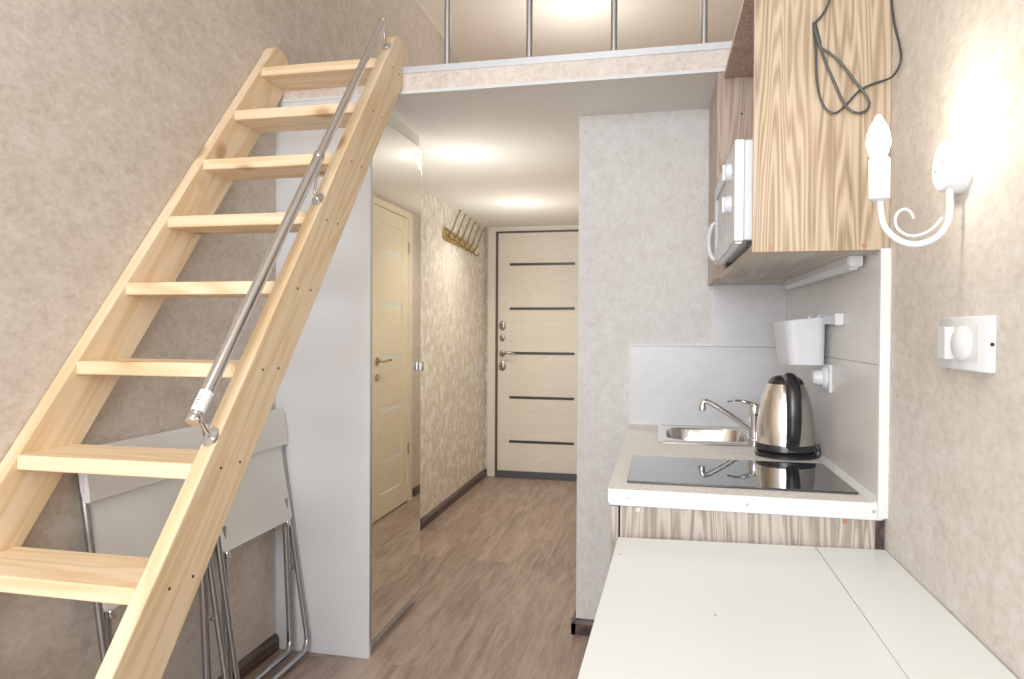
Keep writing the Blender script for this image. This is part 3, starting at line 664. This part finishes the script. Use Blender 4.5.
MB().cyl((XR-.006, 1.1445, 1.233), (0, -1, 0), .003, .001, 10).build('side_screw', M['hole'], so)

# --- upper cabinet: open niche + closed box
XU = .205; ZU = 1.43
uc = thing('upper_cabinet', 'open ash wood wall cabinet with microwave inside, brown cord on side', 'cabinet', (.35, 2.03, ZU))
uc['label'] = 'open ash wood wall cabinet holding the microwave above the worktop'
box('side_panel', (XU, XR-.001, YC-.004, YC+.012, ZU, 2.118), M['ash'], uc, .0006)
box('front_edge_band', (XU-.0008, XU, YC-.004, YC+.012, ZU, 2.118), M['edge'], uc)
box('bottom_panel', (XU, XT, YC+.012, YLOFT-.002, ZU+.002, ZU+.018), M['ash_bot'], uc)
box('top_panel', (XU, XT, YC+.012, YLOFT-.008, 2.100, 2.116), M['ash_in'], uc)
box('back_panel', (XT-.006, XT-.001, YC+.012, YLOFT-.002, 1.452, 2.100), M['ash_in'], uc)
for x, z in ((.246, 1.441), (.437, 1.440)): MB().cyl((x, YC-.004, z), (0, -1, 0), .0055, .0012, 16).build('screw_cap', M['cap'], uc)
uf = thing('closed_upper_cabinet', 'closed ash wood wall cabinet in the corner under the loft', 'cabinet', (.34, 2.62, ZU))
box('side_panel', (.200, XT-.0005, YLOFT, YLOFT+.016, ZU, 2.124), M['ash_in'], uf)
for zz in (1.98, 1.885, 1.79, 1.695): MB().cyl((.262, YLOFT, zz), (0, -1, 0), .0035, .0008, 12).build('pin_hole', M['hole'], uf)
dd = box('door', (.184, .200, YLOFT, YK-.011, ZU, 2.124), M['ash_in'], uf, .001)
box('bottom_panel', (.200, XT-.0005, YLOFT+.016, YK-.012, ZU+.002, ZU+.018), M['ash_bot'], uf)
box('top_panel', (.200, XT-.0005, YLOFT+.016, YK-.012, 2.106, 2.124), M['ash_in'], uf)
box('valance', (XU+.002, XU+.016, YC+.014, YLOFT-.003, ZU-.0, ZU+.0018), M['edge'], uc)
# --- under cabinet light
ul = thing('cabinet_light', 'white strip light under the upper cabinet', 'light', (.455, 2.2, 1.43))
MB().prism([(.436, 1.4318), (.466, 1.4318), (.470, 1.412), (.462, 1.404), (.442, 1.404), (.434, 1.412)], 'Y', 1.765, 2.62).build('housing', M['plastic'], ul, .001)
MB().box(.437, .467, 1.755, 1.766, 1.4055, 1.4315).build('end_cap', M['plastic_g'], ul, .002)
MB().prism([(.441, 1.405), (.463, 1.405), (.460, 1.400), (.444, 1.400)], 'Y', 1.78, 2.60).build('diffuser', M['plastic_g'], ul)

# --- microwave
mw = thing('microwave_oven', 'white microwave oven with two knobs in the open wall cabinet', 'microwave', (.33, 1.92, 1.455))
my0, my1, mz0, mz1 = 1.662, 2.260, 1.462, 1.694
box('body', (.188, .462, my0+.006, my1-.004, mz0, mz1), M['mww'], mw, .004)
box('control_panel', (.166, .188, my0+.004, my0+.150, mz0-.004, mz1+.001), M['mwpanel'], mw, .005)
box('panel_edge', (.167, .187, my0+.001, my0+.0045, mz0-.002, mz1-.001), M['mww'], mw, .001)
dr = MB().box(.166, .187, my0+.152, my1, mz0-.004, mz0+.045).box(.166, .187, my0+.152, my1, mz1-.040, mz1+.001).box(.166, .187, my0+.152, my0+.185, mz0+.045, mz1-.040).box(.166, .187, my1-.06, my1, mz0+.045, mz1-.040).build('door', M['mww'], mw, .002)
box('window', (.170, .180, my0+.185, my1-.06, mz0+.045, mz1-.040), M['mwglass'], dr)
MB().tube(smooth_path([(.166, my1-.045, mz0+.010), (.156, my1-.042, mz0+.018), (.148, my1-.040, mz0+.045), (.148, my1-.040, mz0+.085), (.156, my1-.042, mz0+.115), (.166, my1-.045, mz0+.125)]), .0065, 12).build('door_handle', M['mww'], dr, smooth=True)
for z in (1.636, 1.558):
    kn = MB().lathe([(.022, 0), (.022, .006), (.019, .014), (0, .016)], (.166, my0+.085, z), (-1, 0, 0), 28).build('knob', M['mww'], mw, smooth=True)
    MB().box(.146, .152, my0+.082, my0+.088, z-.019, z+.019).build('knob_grip', M['plastic_g'], kn, .001)
MB().box(.170, .184, my0+.010, my1-.01, mz0-.007, mz0-.003).build('hinge_strip', M['chrome'], mw)
for y in (my0+.04, my1-.04):
    for x in (.21, .44): MB().cyl((x, y, 1.4482), (0, 0, 1), .012, .015, 16).build('foot', M['rubber'], mw)

# --- cord on the cabinet side
YS = YC-.010
def cp(u, v, dy=0):  # (x, z) on the cabinet side plane
    return (u, YS-dy, v)
A = [(.365, 2.11), (.362, 2.03), (.357, 1.975), (.342, 1.945), (.328, 1.925), (.331, 1.87), (.334, 1.81), (.342, 1.765), (.356, 1.738), (.374, 1.731), (.395, 1.748), (.420, 1.775), (.448, 1.789), (.470, 1.795)]
cA = [cp(a, b_, .002) for a, b_ in A] + [(.476, 1.585, 1.79), (.4815, 1.560, 1.81), (.483, 1.575, 1.85), (.483, 1.605, 1.90), (.483, 1.628, 1.96), (.483, 1.632, 2.02), (.483, 1.62, 2.12), (.483, 1.60, 2.35)]
cB = [cp(a, b_, .006) for a, b_ in [(.329, 1.92), (.338, 1.878), (.358, 1.862), (.384, 1.835), (.408, 1.80), (.428, 1.772), (.440, 1.748), (.433, 1.730), (.412, 1.728), (.392, 1.745), (.372, 1.79), (.350, 1.845), (.336, 1.89), (.328, 1.918)]]
cd = thing('loose_cord', 'black looped cord hanging over the side of the upper cabinet', 'cord', (.36, YS, 1.93))
MB().tube(smooth_path(cA, 5), .0026, 8).build('strand', M['cord'], cd, smooth=True)
MB().tube(smooth_path(cB, 5), .0030, 8).build('loop', M['cord'], cd, smooth=True)
MB().tube([cp(.327, 1.932, .004), cp(.331, 1.905, .004), cp(.339, 1.882, .005)], [.004, .0065, .004], 10).build('tie', M['cord'], cd, smooth=True)

# ================================================================ WALL SCONCE
YSC = 1.262
sc = thing('wall_sconce', 'white candle style wall lamp glowing beside the upper cabinet', 'lamp', (XR, YSC, 1.52))
MB().lathe([(.046, 0), (.046, .006), (.0455, .014), (.042, .028), (.038, .032), (0, .034)], (XR, YSC+.01, 1.527), (-1, 0, 0), 40).build('wall_plate', M['plastic'], sc, smooth=True)
for dz, dy in ((.006, -.012), (-.004, .02)): MB().cyl((XR-.034, YSC+.01+dy, 1.527+dz), (-1, 0, 0), .003, .0015, 10).build('screw', M['screw'], sc)
arm = smooth_path([(.466, YSC, 1.492), (.4665, YSC, 1.455), (.462, YSC, 1.428), (.444, YSC, 1.406), (.414, YSC, 1.397), (.386, YSC, 1.407), (.366, YSC, 1.432), (.360, YSC, 1.474)], 8)
MB().tube(arm, .0052, 14).build('arm', M['plastic'], sc, smooth=True)
MB().tube(smooth_path([(.412, YSC, 1.440), (.408, YSC, 1.450), (.398, YSC, 1.456), (.388, YSC, 1.450), (.384, YSC, 1.438), (.388, YSC, 1.424), (.402, YSC, 1.413), (.420, YSC, 1.412), (.440, YSC, 1.422), (.455, YSC, 1.440)], 6), .0022, 10).build('scroll', M['plastic'], sc, smooth=True)
MB().lathe([(.008, -.004), (.0165, 0), (.0165, .066), (.015, .068), (0, .068)], (.359, YSC, 1.474), (0, 0, 1), 32).build('candle_sleeve', M['plastic'], sc, smooth=True)
MB().lathe([(.010, 0), (.014, .008), (.0185, .024), (.0175, .038), (.012, .054), (.005, .068), (0, .074)], (.357, YSC, 1.5425), (0, 0, 1), 28).build('bulb', M['bulb'], sc, smooth=True)
lb = bpy.data.lights.new('bulb glow', 'POINT'); lb.energy = 1.3; lb.color = (1, .86, .66); lb.shadow_soft_size = .02
lo_ = bpy.data.objects.new('bulb glow', lb); col.objects.link(lo_); lo_.parent = sc; lo_.location = (.345-XR, -.028, 1.585-1.52)

# ================================================================ WHITE TABLE
tb = thing('drop_leaf_table', 'large white table against the right wall in front of kitchenette', 'table', (.2, 1.1, 0))
ZTB = .775
MB().prism([(-.090, 1.594), (.3405, 1.624), (.3350, .35), (-.120, .35)], 'Z', ZTB-.022, ZTB).build('tabletop', M['table'], tb, .0012)
MB().prism([(.3418, 1.624), (XR-.002, 1.634), (XR-.002, .35), (.3363, .35)], 'Z', ZTB-.022, ZTB).build('side_leaf', M['table'], tb, .0012)
for y in (.50, 1.48): box('leg_panel', (-.02, .44, y-.011, y+.011, 0, ZTB-.022), M['table'], tb, .001)
box('stretcher_panel', (.18, .20, .511, 1.469, .45, ZTB-.022), M['table'], tb, .001)
for x, y in ((-.078, 1.47), (.095, 1.19)): MB().cyl((x, y, ZTB), (0, 0, 1), .0028, .0006, 12).build('screw_dot', M['screw'], tb)

# ================================================================ LIGHT
wld = bpy.data.worlds.new('World'); bpy.context.scene.world = wld; wld.use_nodes = True
nt = wld.node_tree; bg = nt.nodes['Background']
sky = nt.nodes.new('ShaderNodeTexSky'); sky.sky_type = 'HOSEK_WILKIE'; sky.turbidity = 6; sky.sun_direction = Vector((.3, .4, .85)).normalized()
nt.links.new(sky.outputs[0], bg.inputs[0]); bg.inputs[1].default_value = 1.2
def area(name, loc, rot, sx, sy, e, c):
    l = bpy.data.lights.new(name, 'AREA'); l.shape = 'RECTANGLE'; l.size = sx; l.size_y = sy; l.energy = e; l.color = c
    o = bpy.data.objects.new(name, l); col.objects.link(o); o.location = loc; o.rotation_euler = rot; return o
area('daylight at the window', ((WX0+WX1)/2, YB+.04, 1.85), (R(84), 0, 0), 1.5, 1.85, 55, (.86, .93, 1.0))
area('soft fill light', (-.45, -.75, 1.65), (R(90), 0, 0), 1.5, 1.7, 18, (.97, .98, 1.0))  # added soft fill behind the viewpoint, not a lamp of the room
# added fill lamps on the main room ceiling, out of view (behind and above the viewpoint)
downlight(-.5, .2, ZC, 'added fill spotlight in main ceiling over the table side, out of view', 16, (1, .96, .91))
downlight(-.5, -1.3, ZC, 'added fill spotlight in main ceiling near the window, out of view', 22, (1, .96, .91))

# ================================================================ CAMERA
cam = bpy.data.cameras.new('camera'); co = bpy.data.objects.new('camera', cam); col.objects.link(co)
cam.sensor_width = 36; cam.lens = 686.84/1024*36; cam.clip_start = .02
co.matrix_world = Matrix.Translation((0, 0, 1.25)) @ Matrix.Rotation(R(12.13), 4, 'Z') @ Matrix.Rotation(R(90-.761), 4, 'X') @ Matrix.Rotation(R(.316), 4, 'Z')
S = bpy.context.scene; S.camera = co
S.view_settings.view_transform = 'Standard'; S.view_settings.look = 'None'; S.view_settings.exposure = .46; S.view_settings.gamma = 1.15
S.cycles.use_denoising = True; S.cycles.max_bounces = 10; S.cycles.diffuse_bounces = 6; S.cycles.glossy_bounces = 5
S.cycles.caustics_reflective = False; S.cycles.caustics_refractive = False; S.cycles.sample_clamp_indirect = 6
